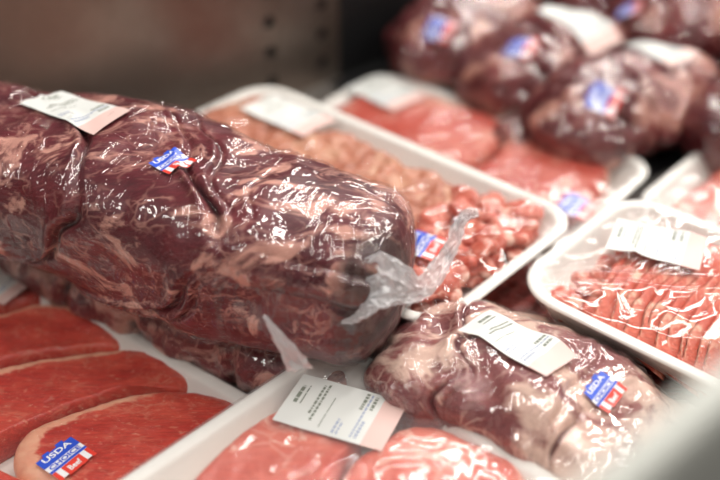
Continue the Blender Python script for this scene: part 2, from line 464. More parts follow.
def price_label(objs, center, parent, spin=0.0, w_=.047, h_=.082, lift=.0005, seed=1):
    rnd = random.Random(seed)
    P = [(*rect_piece(0, .20, 1, 1, 14, 14), 0, 0), (*rect_piece(0, 0, 1, .20, 14, 5), 1, 0)]
    def line(y, h, x0, x1, mm=2, wl=.05):
        x = x0
        while x < x1:
            l = min(rnd.uniform(.4, 1.5) * wl, x1 - x)
            P.append((*rect_piece(x, y, x + l, y + h, 3, 2), mm, 1)); x += l + .018
    line(.90, .035, .42, .78, 2, .12); line(.86, .012, .42, .80, 2, .2)
    line(.735, .022, .30, .88); line(.695, .022, .18, .92)
    line(.60, .008, .1, .7, 2, .3)
    line(.46, .02, .06, .34, 3); line(.425, .016, .06, .30, 3)
    line(.335, .03, .62, .95); line(.30, .018, .08, .95, 3); line(.255, .026, .08, .42, 3, .035); line(.25, .03, .66, .93)
    return hug(objs, center, spin, parent, 'price_label', w_, h_, P, [M_paper, M_pink, M_ink, M_blueink], lift,
               label='white printed price label with a pink lower band')

# ---------------------------------------------------------------- bagged roasts
def spline(pts, n):
    pts = np.array(pts, float); k = len(pts)
    P = np.vstack([2 * pts[0] - pts[1], pts, 2 * pts[-1] - pts[-2]])
    ts = np.linspace(0, k - 1, n); out = []
    for t_ in ts:
        i = min(int(t_), k - 2); f = t_ - i; a, b_, c, d = P[i], P[i + 1], P[i + 2], P[i + 3]
        out.append(.5 * (2 * b_ + (c - a) * f + (2 * a - 5 * b_ + 4 * c - d) * f * f + (3 * b_ - a - 3 * c + d) * f ** 3))
    return np.array(out)

def roast(pts, av, bv, nu, nv, seed, floor_z=None, lump=.006, lumpf=14, cap0=.08, cap1=.08, pexp=2.3, grooves=(), crease=.0012, crf=40,
          origin=(0, 0, 0), endfold=0.0, endpurge=0.0, lean=0.0, flat=2.3, wrinkle_axis=1.0):
    """body swept along pts; returns vertices of meat and of film, and attributes (local to origin)"""
    C = spline(pts, nu)
    seglen = np.linalg.norm(np.diff(C, axis=0), axis=1); L = np.concatenate([[0], np.cumsum(seglen)]); T = L / L[-1]
    # denser sampling at the ends
    u = .5 - .5 * np.cos(np.linspace(0, 1, nu) * np.pi); u = .45 * u + .55 * np.linspace(0, 1, nu)
    C = np.stack([np.interp(u, T, C[:, k]) for k in range(3)], 1)
    A = np.interp(u, np.linspace(0, 1, len(av)), av); B = np.interp(u, np.linspace(0, 1, len(bv)), bv)
    s = np.ones(nu); x = np.clip((cap0 - u) / cap0, 0, 1); s *= (1 - x ** pexp) ** (1 / pexp) if cap0 else 1
    x = np.clip((u - 1 + cap1) / cap1, 0, 1); s *= (1 - x ** pexp) ** (1 / pexp)
    s = np.maximum(s, .004)
    tg = np.gradient(C, axis=0); tg /= np.linalg.norm(tg, axis=1)[:, None]
    side = np.cross(tg, [0, 0, 1]); side /= np.linalg.norm(side, axis=1)[:, None]; upv = np.cross(side, tg)
    th = np.linspace(0, 2 * np.pi, nv, endpoint=False)
    ct, st = np.cos(th), np.sin(th); k = 2 / flat
    cx = np.sign(ct) * np.abs(ct) ** k; sy = np.sign(st) * np.abs(st) ** k
    base = C[:, None, :] + side[:, None, :] * (A * s)[:, None, None] * cx[None, :, None] + upv[:, None, :] * (B * s)[:, None, None] * sy[None, :, None]
    nrm = side[:, None, :] * (cx / A.mean())[None, :, None] + upv[:, None, :] * (sy / B.mean())[None, :, None]
    endk = np.clip((u - 1 + cap1) / cap1, 0, 1) ** 2 - np.clip((cap0 - u) / max(cap0, 1e-6), 0, 1) ** 2
    nrm = nrm / np.linalg.norm(nrm, axis=2)[:, :, None] + tg[:, None, :] * endk[:, None, None] * 1.5
    nrm /= np.linalg.norm(nrm, axis=2)[:, :, None]
    UU = np.broadcast_to((u * L[-1])[:, None], (nu, nv))
    TH = np.broadcast_to(th[None, :], (nu, nv))
    if lean: base = base + np.array([0, 0, 1.0]) * (lean * (A * s)[:, None] * cx[None, :])[:, :, None]
    q = base
    d = lump * fbm(q * lumpf, seed, 3)
    pg = np.zeros((nu, nv))
    for (u0, slope, width, depth, wob) in grooves:
        dist = UU - u0 - slope * np.cos(TH - .6) + wob * pn(V3(UU * 12, np.cos(TH) * 2, np.sin(TH) * 2), seed + 31)
        gate = np.clip(.55 + 1.6 * pn(V3(UU * 0 + u0 * 40, np.cos(TH) * 1.1, np.sin(TH) * 1.1), seed + 5), 0, 1)
        g = np.exp(-(dist / width) ** 2) * gate
        lip = np.exp(-((dist + width * 1.9) / (width * 1.3)) ** 2) * gate
        d = d - depth * g + depth * .45 * lip
        pg = np.maximum(pg, g)
    # gathers running to the closed end
    if endfold:
        kk = np.clip((u - 1 + cap1 * 2.3) / (cap1 * 2.3), 0, 1)[:, None] ** 1.6
        fold = ridge(V3(np.cos(TH) * 2.6, np.sin(TH) * 2.6, UU * 3), seed + 77, 4)
        d = d - endfold * kk * fold
    fat = np.zeros((nu, nv))
    bot = np.clip(-(sy[None, :]) * 1.1 - .35, 0, 1) * .55
    pg = np.maximum(pg * .85, bot)
    if endpurge: pg = np.maximum(pg, endpurge * np.clip((u[:, None] - .90) / .06, 0, 1) * np.clip(.45 + .8 * np.cos(TH) + 1.2 * pn(V3(UU * 20, np.cos(TH) * 2, np.sin(TH) * 2), 8), 0, 1))
    meat = base + nrm * (d * np.minimum(1, s * 1.5)[:, None])[:, :, None]
    qc = V3(UU * crf * .9, np.cos(TH) * A.mean() * crf * .8, np.sin(TH) * B.mean() * crf * .8)
    q2 = V3(UU * crf * 2.3 * wrinkle_axis, np.cos(TH) * A.mean() * crf * .55, np.sin(TH) * B.mean() * crf * .55)
    w1 = ridge(qc + .5 * pn(qc * 1.3, seed + 3)[..., None], seed + 9, 7)
    w2 = ridge(q2 + .6 * pn(q2 * .7, seed + 4)[..., None], seed + 12, 5)
    gate = np.clip(.5 + 2.2 * pn(q * 16, seed + 40), 0, 1)
    fd = .0009 + crease * (w1 * .7 + w2) * gate
    pu = np.clip(fbm(V3(UU * 9, np.cos(TH) * 1.3, np.sin(TH) * 1.3), seed + 50, 2) * 2.5, 0, 1)
    w3 = ridge(V3(UU * crf * 1.1, np.cos(TH) * A.mean() * crf * 3.2, np.sin(TH) * B.mean() * crf * 3.2) + .8 * pn(q * 30, seed + 60)[..., None], seed + 61, 3.5)
    fd = fd + crease * .8 * w3 * pu
    film = meat + nrm * (fd * np.minimum(1, s * 2)[:, None])[:, :, None]
    if floor_z is not None:
        for P_, e in ((meat, .0012), (film, .0)):
            z = P_[..., 2]; lim = floor_z + e
            P_[..., 2] = np.where(z < lim + .004, lim + .004 * np.exp(np.clip((z - lim - .004) / .004, -9, 0)) , z)
    o = np.array(origin)
    return meat - o, film - o, {'fat': fat, 'purge': pg}, (C - o, tg, side, upv)

def closed_grid(P):
    nu, nv, _ = P.shape
    v = P.reshape(-1, 3); v = np.vstack([v, P[0].mean(0), P[-1].mean(0)])
    f = faces_grid(nu, nv, True)
    a, b_ = nu * nv, nu * nv + 1
    f += [(a, (j + 1) % nv, j) for j in range(nv)] + [(b_, (nu - 1) * nv + j, (nu - 1) * nv + (j + 1) % nv) for j in range(nv)]
    i = nu // 2; q = P[i]; e1_ = np.roll(q, -1, 0) - q; e2_ = P[i + 1] - q
    if (np.cross(e1_, e2_) * (q - q.mean(0))).sum() < 0: f = [tuple(reversed(x)) for x in f]
    return v, f
def roast_obj(name, label, cat, mat_meat, mat_film, group=None, origin=(0, 0, 0), **kw):
    root = empty(name, origin)
    tag(root, label, cat, group)
    meat, film, at_, frame = roast(origin=origin, **kw)
    v, f = closed_grid(meat)
    at2 = {k: np.concatenate([a.ravel(), [a[0].mean(), a[-1].mean()]]) for k, a in at_.items()}
    mo = link('meat', mesh(v, f, attrs=at2), mat_meat, root)
    v, f = closed_grid(film)
    fo = link('plastic_bag', mesh(v, f), mat_film, root)
    fo['label'] = 'clear wrinkled vacuum bag'
    return root, mo, fo, frame

def ribbon(pts, widths, wdirs, nu, nv, amp, freq, seed, parent, name, mat_, label=None, fold=0.0, thick=.00035):
    """a strip of crumpled film along pts"""
    C = spline(pts, nu); W = np.interp(np.linspace(0, 1, nu), np.linspace(0, 1, len(widths)), widths)
    D = spline(wdirs, nu); D /= np.linalg.norm(D, axis=1)[:, None]
    tg = np.gradient(C, axis=0); tg /= np.linalg.norm(tg, axis=1)[:, None]
    nn = np.cross(tg, D); nn /= np.linalg.norm(nn, axis=1)[:, None]
    x = np.linspace(-1, 1, nv)
    P = C[:, None] + D[:, None] * (W[:, None] * x[None])[:, :, None] * .5
    q = V3(np.broadcast_to(x[None] * 2.2, (nu, nv)), np.broadcast_to(np.linspace(0, 1, nu)[:, None] * freq, (nu, nv)), 0 * P[..., 0] + seed)
    rel = W[:, None] / W.max()
    n1 = pn(q * 1.5, seed) * 1.2 + ridge(q * 1.1, seed + 3, 4) * .7 + pn(q * 4, seed + 5) * .35
    off = amp * n1 * (.35 + .65 * rel) + fold * np.cos(x * 2.4 * math.pi)[None] * rel
    P = P + nn[:, None] * off[:, :, None]
    P = P + D[:, None] * (amp * .5 * pn(q * 2.3 + 9, seed))[:, :, None]
    M = Matrix(wm(parent)).inverted()
    v1 = [M @ Vector(p) for p in P.reshape(-1, 3)]
    f = faces_grid(nu, nv)
    o = link(name, mesh(np.array(v1), f), mat_, parent)
    if label: o['label'] = label
    return o

# --- the low roast under the big roll
low_pts = [(-.325, .770, .040), (-.285, .742, .040), (-.224, .702, .040), (-.132, .638, .040), (-.052, .586, .038), (.020, .550, .036)]
low, low_meat, low_film, _ = roast_obj('bagged_beef_roast', 'bagged beef roast lying flat underneath the big roll, beside the steak tray', 'meat', M_vac_low, M_bag,
    origin=(-.2, .67, 0), pts=low_pts, av=[.055, .058, .058, .054, .05, .046], bv=[.038, .038, .037, .037, .034, .03], nu=360, nv=160, seed=21,
    floor_z=.0, lump=.010, lumpf=20, cap0=.1, cap1=.12, crease=.0013, grooves=[(.13, .01, .006, .008, .01), (.22, -.01, .006, .009, .01), (.30, .01, .005, .007, .01)])


# --- the big roll
big_pts = [(-.385, .742, .132), (-.34, .722, .134), (-.294, .700, .134), (-.20, .668, .132), (-.115, .620, .126), (-.05, .588, .124), (.033, .558, .120)]
big, big_meat, big_film, big_fr = roast_obj('bagged_beef_roll', 'long dark red beef roll in clear vacuum bag, lying on top in the middle', 'meat', M_vac, M_bag,
    origin=(-.2, .66, .06), pts=big_pts, av=[.066, .070, .073, .076, .072, .066, .064], bv=[.050, .052, .055, .061, .060, .058, .055], nu=760, nv=380, seed=3,
    lump=.0095, lumpf=13, cap0=.06, cap1=.12, pexp=3.6, crease=.0016, crf=46, endfold=.006, flat=3.1, endpurge=1.0,
    grooves=[(.11, .13, .0045, .008, .020), (.20, .15, .0040, .010, .024), (.245, .11, .0030, .006, .03), (.34, .02, .0025, .003, .03)])

def at(u, v, z):                      # the spot at height z that lies under a sight line
    x, y = u - 360, v - 240
    dn = 1000 * math.sin(PITCH) + y * math.cos(PITCH)
    k = (CAM_H - z) / dn
    return (x * k, (1000 * math.cos(PITCH) - y * math.sin(PITCH)) * k, z)

# gathered milky end of the roll's bag (built in front of the roll's closed end)
def near(u, v, dz):
    x, y = u - 360, v - 240
    return (dz * x / 1000, dz * (math.cos(PITCH) - y * math.sin(PITCH) / 1000), CAM_H - dz * (math.sin(PITCH) + y * math.cos(PITCH) / 1000))
ribbon([near(*p) for p in ((364, 284, .655), (380, 281, .650), (398, 283, .652), (415, 289, .656), (430, 280, .662), (443, 262, .668), (453, 243, .672), (459, 224, .674), (467, 214, .676), (478, 213, .678))],
       [.036, .038, .030, .018, .015, .012, .010, .008, .008, .005],
       [(.1, .5, .85), (.0, .55, .82), (.05, .5, .8), (.2, .5, .7), (-.5, .4, .6), (-.8, .1, .4), (-.9, .1, .3), (-.9, .1, .3), (-.3, .4, .8), (-.1, .5, .8)],
       220, 60, .0042, 10, 11, big, 'bag_end', M_tail, 'milky crumpled end of the bag', fold=.0012)
ribbon([near(*p) for p in ((342, 322, .660), (356, 318, .656), (370, 306, .652), (392, 292, .653))], [.002, .007, .016, .014],
       [(.1, .5, .85), (.1, .5, .8), (.2, .5, .7), (.2, .5, .7)], 80, 30, .0030, 5, 41, big, 'bag_end', M_tail, 'milky crumpled end of the bag', fold=.001)

ribbon([near(300, 370, .645), near(288, 350, .638), near(274, 330, .634), near(264, 316, .632)], [.018, .013, .007, .001], [(.9, -.1, .3)] * 4, 50, 20, .0022, 3, 5, low,
       'bag_corner', M_tail, 'pointed milky corner of the bag')
price_label([big_film], (78, 115), big, seed=1, w_=.037, h_=.097, spin=R(8))
sticker([big_film], (172, 161), big, spin=R(8), size=.025)

# ---------------------------------------------------------------- foam trays
def rrect(a, b_, r, n=12, m=10):
    r = min(r, a - 1e-4, b_ - 1e-4); out = []
    for (cx, cy, a0) in ((a - r, b_ - r, 0), (-a + r, b_ - r, 90), (-a + r, -b_ + r, 180), (a - r, -b_ + r, 270)):
        for i in range(n): 
            t_ = R(a0 + 90 * i / (n - 1)); out.append((cx + r * math.cos(t_), cy + r * math.sin(t_)))
        # straight run to the next corner
        nx = {0: (-a + r, b_), 90: (-a, -b_ + r), 180: (a - r, -b_), 270: (a, b_ - r)}[a0]
        p = out[-1]
        for i in range(1, m): out.append((p[0] + (nx[0] - p[0]) * i / m, p[1] + (nx[1] - p[1]) * i / m))
    return np.array(out)

def make_tray(label, x, y, z0, L, W, rot, h=.030, r=.036, group=None, tilt=(0, 0)):
    root = empty('meat_tray', (x, y, z0), rot=(tilt[0], tilt[1], R(rot)))
    tag(root, label, 'tray', group)
    a, b_ = L / 2, W / 2
    prof = [(.026, .0), (.022, .0008), (.018, .004), (.0055, h - .006), (.003, h - .0035), (.0, h - .0035), (-.0012, h - .002), (-.0005, h - .0003), (.002, h + .0002),
            (.0075, h), (.0095, h - .0012), (.011, h - .004), (.024, .010), (.030, .0055), (.038, .0042), (.06, .0038)]
    rings = [rrect(a - d, b_ - d, max(r - d, .012)) for d, z in prof]
    n = len(rings[0]); V = []
    for (d, z), rg in zip(prof, rings): V += [(p[0], p[1], z) for p in rg]
    f = faces_grid(len(prof), n, True)
    top = len(V); V.append((0, 0, .0038)); bot = len(V); V.append((0, 0, 0))
    q = (len(prof) - 1) * n
    f += [(q + j, q + (j + 1) % n, top) for j in range(n)] + [((j + 1) % n, j, bot) for j in range(n)]
    link('foam_shell', mesh(V, f), M_foam, root)
    root['dims'] = (L, W, h, r)
    return root

def wrap(root, meats, mat_=None, bulge=.002, wr=.0006, seed=0, gather=.0016, folds=()):
    """film pulled taut over whatever is in the tray and down its sides"""
    L, W, h, r = root['dims']; del root['dims']
    a, b_ = L / 2 + .0016, W / 2 + .0016
    nx, ny = 96, 64
    xs, ys = np.linspace(-a, a, nx), np.linspace(-b_, b_, ny)
    X, Y = np.meshgrid(xs, ys, indexing='ij')
    rim = h + .0012
    H0 = np.full((nx, ny), rim) + bulge * (1 - (X / a) ** 4) * (1 - (Y / b_) ** 4)
    if meats:
        M = wm(root); Mi = M.inverted(); bv = bvh_of(meats); dn = (M.to_3x3() @ Vector((0, 0, -1)))
        for i in range(nx):
            for j in range(ny):
                c, n, _, _ = bv.ray_cast(M @ Vector((xs[i], ys[j], .15)), dn)
                if c: H0[i, j] = max(H0[i, j], (Mi @ c).z + .0014)
    edge = (np.abs(X) > a - .008) | (np.abs(Y) > b_ - .008)
    H0[edge] = rim
    H = H0.copy()
    for it in range(70):
        p = np.pad(H, 1, mode='edge'); bl = (p[:-2, 1:-1] + p[2:, 1:-1] + p[1:-1, :-2] + p[1:-1, 2:]) / 4
        H = np.maximum(H0, bl); H[edge] = rim
    def hat(x, y):
        gx = np.clip((x + a) / (2 * a), 0, .9999) * (nx - 1); gy = np.clip((y + b_) / (2 * b_), 0, .9999) * (ny - 1)
        i = gx.astype(int); j = gy.astype(int); u, v = gx - i, gy - j
        return H[i, j] * (1 - u) * (1 - v) + H[i + 1, j] * u * (1 - v) + H[i, j + 1] * (1 - u) * v + H[i + 1, j + 1] * u * v
    ks = np.concatenate([np.linspace(.02, .97, 90), [.985, .997]])
    out = rrect(a, b_, r + .001, 22, 26); n = len(out)
    P = []
    for k in ks:
        x, y = out[:, 0] * k, out[:, 1] * k
        z = hat(x, y)
        cd_ = np.minimum.reduce([np.hypot(x - sx * (a - r * .4), y - sy * (b_ - r * .4)) for sx in (-1, 1) for sy in (-1, 1)])
        ang = np.arctan2(y - np.sign(y) * (b_ - .09), x - np.sign(x) * (a - .09))
        q = V3(x * 22, y * 22, x * 0 + seed)
        z = z + wr * pn(q, seed) * (k < .98) + wr * 1.2 * ridge(V3(x * 34, y * 34, x * 0 + seed), seed + 2, 5) * (k < .97)
        fold = ridge(V3(np.cos(ang) * 9, np.sin(ang) * 9, cd_ * 8 + seed), seed + 8, 3.5)
        z = z + gather * fold * np.exp(-(cd_ / .030) ** 2) * (k < .99)
        for (x0, y0, x1, y1, fh, fw) in folds:
            dx, dy = x1 - x0, y1 - y0; ll = math.hypot(dx, dy)
            tt = ((x - x0) * dx + (y - y0) * dy) / ll ** 2; ds = ((x - x0) * dy - (y - y0) * dx) / ll + .003 * np.sin(tt * 7)
            z = z + fh * np.exp(-np.abs(ds / fw) ** 1.4) * np.clip(np.minimum(tt, 1 - tt) * 6, 0, 1) * (k < .98)
        P.append(V3(x, y, z))
    for d, z in ((0.0004, h + .0002), (-.0005, h - .0022), (.004, h * .72), (.0115, h * .4), (.018, h * .12), (.023, -.0002)):
        o = rrect(a - d, b_ - d, r + .001 - d, 22, 26)
        if z < h * .9:
            ww = .0006 * ridge(V3(o[:, 0] * 60, o[:, 1] * 60, o[:, 0] * 0 + z * 20), seed + 5, 3)
            o = o * (1 + (ww / max(a, b_))[:, None])
        P.append(V3(o[:, 0], o[:, 1], np.full(n, z)))
    P = np.array(P); v = np.vstack([P.reshape(-1, 3), [0, 0, P[0][:, 2].mean()]])
    f = [tuple(reversed(q)) for q in faces_grid(len(P), n, True)] + [(j, (j + 1) % n, len(v) - 1) for j in range(n)]
    o = link('plastic_film', mesh(v, f), mat_ or M_film, root); o['label'] = 'clear stretch film'
    return o

def cut(name, label, cat, outline, z0, z1, mat_, fat=(), group=None, seed=0, rough=.0012, dome=.25, fatw=.10, nr=44, nt=220, ledge=.5):
    """a slab of meat from its outline (world x, y), real thickness z0..z1; fat = indices of outline points with a fat rim"""
    pts = [tuple(p[:2]) for p in outline]; k = len(pts)
    P = np.array(pts * 3, float); res = []; fa = []
    fl_ = np.array([1.0 if i in fat else 0.0 for i in range(k)] * 3)
    for t_ in np.linspace(k, 2 * k, nt, endpoint=False):
        i = int(t_); f = t_ - i; a, b_, c, d = P[i - 1], P[i], P[i + 1], P[i + 2]
        res.append(.5 * (2 * b_ + (c - a) * f + (2 * a - 5 * b_ + 4 * c - d) * f * f + (3 * b_ - a - 3 * c + d) * f ** 3))
        fa.append(fl_[i] * (1 - f) + fl_[i + 1] * f)
    O = np.array(res); fa = np.array(fa); cen = O.mean(0); O = O - cen
    area2 = np.sum(O[:, 0] * np.roll(O[:, 1], -1) - O[:, 1] * np.roll(O[:, 0], -1))
    if area2 < 0: O = O[::-1]; fa = fa[::-1]
    wob = 1 + .022 * pn(V3(O[:, 0] * 70, O[:, 1] * 70, O[:, 0] * 0), seed)
    O = O * wob[:, None]
    T = z1 - z0; root = empty('x'); bpy.data.objects.remove(root)
    V = []; FA = []
    ks = 1 - (1 - np.linspace(0.02, 1, nr)) ** 1.25
    size = np.hypot(O[:, 0], O[:, 1]).mean()
    for kk in ks:
        p = O * kk
        edge = (1 - kk) * size / (T * .55)
        prof = np.sqrt(np.clip(1 - np.clip(1 - edge, 0, 1) ** 2, 0, 1))
        z = T * (ledge + (1 - ledge) * prof) + rough * fbm(V3(p[:, 0] * 60 + seed, p[:, 1] * 60, p[:, 0] * 0), seed, 4) * 1.6 + T * dome * .3 * (1 - kk ** 2) * 0
        z = z + T * dome * pn(V3(p[:, 0] * 16, p[:, 1] * 16, p[:, 0] * 0 + seed), seed + 1) * (1 - kk ** 6)
        V.append(V3(p[:, 0], p[:, 1], z)); FA.append(fa * np.clip((kk - (1 - fatw)) / fatw * 1.6, 0, 1))
    for sc, zz in ((1.0, ledge * .6), (.985, .18), (.95, .0), (.5, 0.0)):
        p = O * sc; V.append(V3(p[:, 0], p[:, 1], np.full(nt, T * zz))); FA.append(fa * (1 if sc > .9 else .3))
    Vv = np.array(V); v = np.vstack([Vv.reshape(-1, 3), [0, 0, Vv[0][:, 2].mean()], [0, 0, 0]])
    f = faces_grid(len(V), nt, True); N_ = len(V) * nt
    f = [tuple(reversed(q)) for q in f]
    f += [(j, (j + 1) % nt, N_) for j in range(nt)] + [((len(V) - 1) * nt + (j + 1) % nt, (len(V) - 1) * nt + j, N_ + 1) for j in range(nt)]
    fav = np.concatenate([np.array(FA).ravel(), [0, 0]])
    o = link(name, mesh(v, f, attrs={'fat': fav, 'purge': fav * 0}), mat_)
    o.location = (cen[0], cen[1], z0)
    tag(o, label, cat, group)
    return o
def px(pts, z): return [at(u, v, z) for u, v in pts]
def loc(root, pts):
    M = wm(root); return [tuple(M @ Vector((x, y, 0))) for x, y in pts]

# --- tray of red steaks, lower left
TA = make_tray('white foam tray of bright red steaks at the lower left', -.2435, .520, 0, .41, .226, -36.5, r=.03)
A_ = []
GA = 'red steaks in the lower left tray'
zt = .030
A_.append(cut('beef_steak', 'red steak in the lower left tray, nearest the price label and farthest back', 'steak', px([(-70, 300), (-20, 268), (10, 266), (30, 277), (43, 290), (36, 297), (0, 306), (-60, 335)], zt), .0045, .028, M_steak, fat=(1, 2, 3), group=GA, seed=4, dome=.1, fatw=.2))
A_.append(cut('beef_steak', 'red steak in the lower left tray, second from the back, pointed to the right', 'steak', px([(-80, 350), (-30, 316), (0, 309), (45, 298), (80, 304), (114, 325), (119, 341), (70, 347), (0, 359), (-75, 392)], zt), .0045, .0285, M_steak, fat=(1, 2, 3, 4), group=GA, seed=7, fatw=.36, dome=.1))
A_.append(cut('beef_steak', 'red steak with a thin fat edge at the back, behind the steak with the sticker', 'steak', px([(-90, 420), (-40, 378), (0, 363), (60, 352), (112, 345), (155, 346), (187, 367), (181, 384), (128, 386), (60, 408), (5, 433), (-50, 458)], zt), .0045, .029, M_steak, fat=(1, 2, 3, 4), group=GA, seed=11, fatw=.38, dome=.1))
A_.append(cut('beef_steak', 'red steak with a wide pale fat rim and the grade sticker above it, lower left', 'steak', px([(10, 447), (25, 427), (64, 411), (130, 390), (190, 386), (240, 398), (262, 430), (235, 500), (110, 505), (50, 488), (16, 470)], zt), .0045, .0295, M_steak, fat=(0, 1, 2, 3, 9, 10), group=GA, seed=15, fatw=.36, dome=.1))
A_.append(cut('beef_steak', 'red steak with a white fat edge cut off by the lower left corner', 'steak', px([(-90, 480), (-30, 455), (5, 466), (50, 490), (80, 540), (-60, 560)], zt), .0045, .029, M_steak, fat=(1, 2, 3), group=GA, seed=19, fatw=.2, dome=.1))
fA = wrap(TA, A_, M_film_soft, bulge=.0005, wr=.0004, seed=2, gather=.0006)
sticker([fA], (66, 459), TA, spin=R(12), size=.031)
price_label([fA], (-3, 281), TA, seed=2, spin=R(20), w_=.045, h_=.06, lift=.0012)

# --- tray with pink steaks, bottom centre, lying on the first one
TD = make_tray('white foam tray of pink steaks at the bottom centre, resting on the red steak tray', -.032, .378, .037, .238, .290, -44, r=.032)
D_ = []
zt = .066
D_.append(cut('pink_steak', 'pink steak left of the fat strip in the bottom centre tray', 'steak', px([(150, 525), (205, 462), (262, 414), (305, 397), (345, 414), (362, 440), (338, 472), (310, 600), (180, 660), (90, 600)], zt), .041, .068, M_steak_pink, fat=(0, 1, 2), group='steaks in the bottom centre tray', seed=23, fatw=.13))
D_.append(cut('pink_steak', 'pink steak right of the fat strip in the bottom centre tray', 'steak', px([(300, 530), (340, 474), (368, 446), (420, 420), (480, 440), (530, 474), (510, 560), (430, 640), (330, 620)], zt), .041, .069, M_steak_pink, fat=(0, 1, 2), group='steaks in the bottom centre tray', seed=27, fatw=.10))
fD = wrap(TD, D_, M_film_hazy, bulge=.002, wr=.0010, seed=5, gather=.0014)
price_label([fD], (341, 411), TD, seed=3, spin=R(26), w_=.050, h_=.078)

# --- trays in stacks: the lower one first
TB2 = make_tray('white foam tray underneath the long tray of cubed steaks', -.006, .742, .0, .39, .19, -41.9)
g1 = cut('ground_beef', 'dark ground beef in the tray underneath the cubed steaks', 'ground beef', loc(TB2, [(-.18, -.07), (.18, -.07), (.185, 0), (.18, .07), (-.18, .07), (-.185, 0)]), .0045, .036, M_ground, seed=31, rough=.004)
wrap(TB2, [g1], M_film_soft, seed=7)
TB = make_tray('long white foam tray of cubed steaks behind the big roll', -.024, .764, .048, .392, .205, -41.9)
B_ = []
GB = 'cubed steaks in the long tray'
for k, (x0, x1, lb) in enumerate([(-.185, -.075, 'cubed steak at the label end of the long tray'), (-.078, .035, 'cubed steak in the middle of the long tray'), (.03, .095, 'narrow cubed steak next to the loose strips in the long tray')]):
    B_.append(cut('cubed_steak', lb, 'steak', loc(TB, [(x0, -.07), ((x0 + x1) / 2, -.078), (x1, -.068), (x1 + .008, 0), (x1 - .004, .066), ((x0 + x1) / 2, .078), (x0 + .004, .07), (x0 - .006, 0)]), .053, .081, M_cubed, group=GB, seed=33 + k, rough=.0035, dome=.3))

def strip_mesh(seed, l=.034, r=.0075):
    rnd = random.Random(seed)
    pts = [(-l / 2, 0, 0), (-l / 5, rnd.uniform(-.006, .006), rnd.uniform(-.002, .003)), (l / 5, rnd.uniform(-.006, .006), rnd.uniform(-.002, .003)), (l / 2, rnd.uniform(-.006, .006), 0)]
    meat, film, at_, fr = roast(pts, [r * 1.0, r * 1.6, r * 1.1], [r * .6, r * .8, r * .5], 26, 18, seed, lump=.0050, lumpf=90, cap0=.16, cap1=.16, flat=2.4, crease=0)
    v, f = closed_grid(meat)
    z = np.zeros(len(v)); return mesh(v, f, attrs={'fat': z, 'purge': z})
STR = [strip_mesh(100 + k) for k in range(6)]
for me in STR:
    me.materials.append(M_strip); me.polygons.foreach_set('use_smooth', [True] * len(me.polygons))
rnd = random.Random(8)
def pile(root, x0, x1, y0, y1, zb, n, label, group, sc=1.0, layer=.0075, name='beef_strip'):
    M = wm(root); out = []
    nx_ = max(1, int((x1 - x0) / (.019 * sc))); ny_ = max(1, int((y1 - y0) / (.025 * sc)))
    spots = [(x0 + (i + .5) * (x1 - x0) / nx_, y0 + (j + .5) * (y1 - y0) / ny_, lz) for lz in range(4) for i in range(nx_) for j in range(ny_)]
    spots = spots[:n]
    for (x, y, lz) in spots:
        o = bpy.data.objects.new(name, STR[rnd.randrange(6)]); COL.objects.link(o)
        p = M @ Vector((x + rnd.uniform(-.005, .005) * sc, y + rnd.uniform(-.007, .007) * sc, zb + (lz + .5) * layer * sc + rnd.uniform(-.001, .001)))
        o.location = p; o.rotation_euler = (rnd.uniform(-.5, .5), rnd.uniform(-.25, .25), rnd.uniform(0, math.pi * 2)); o.scale = (sc, sc, sc)
        tag(o, label, 'meat strip', group); out.append(o)
    return out
B_ += pile(TB, .098, .172, -.078, .078, .005, 100, 'small red beef strip in the heap at the front end of the long tray', 'loose beef strips in the long tray')
fB = wrap(TB, B_, M_film, bulge=.002, wr=.0008, seed=9, gather=.0034, folds=((.12, .03, .185, .085, .004, .003), (.09, -.04, .17, -.02, .003, .003)))
price_label([fB], (288, 114), TB, seed=4, w_=.050, h_=.084, spin=R(10))
sticker([fB], (424, 244), TB, spin=R(20), size=.032)

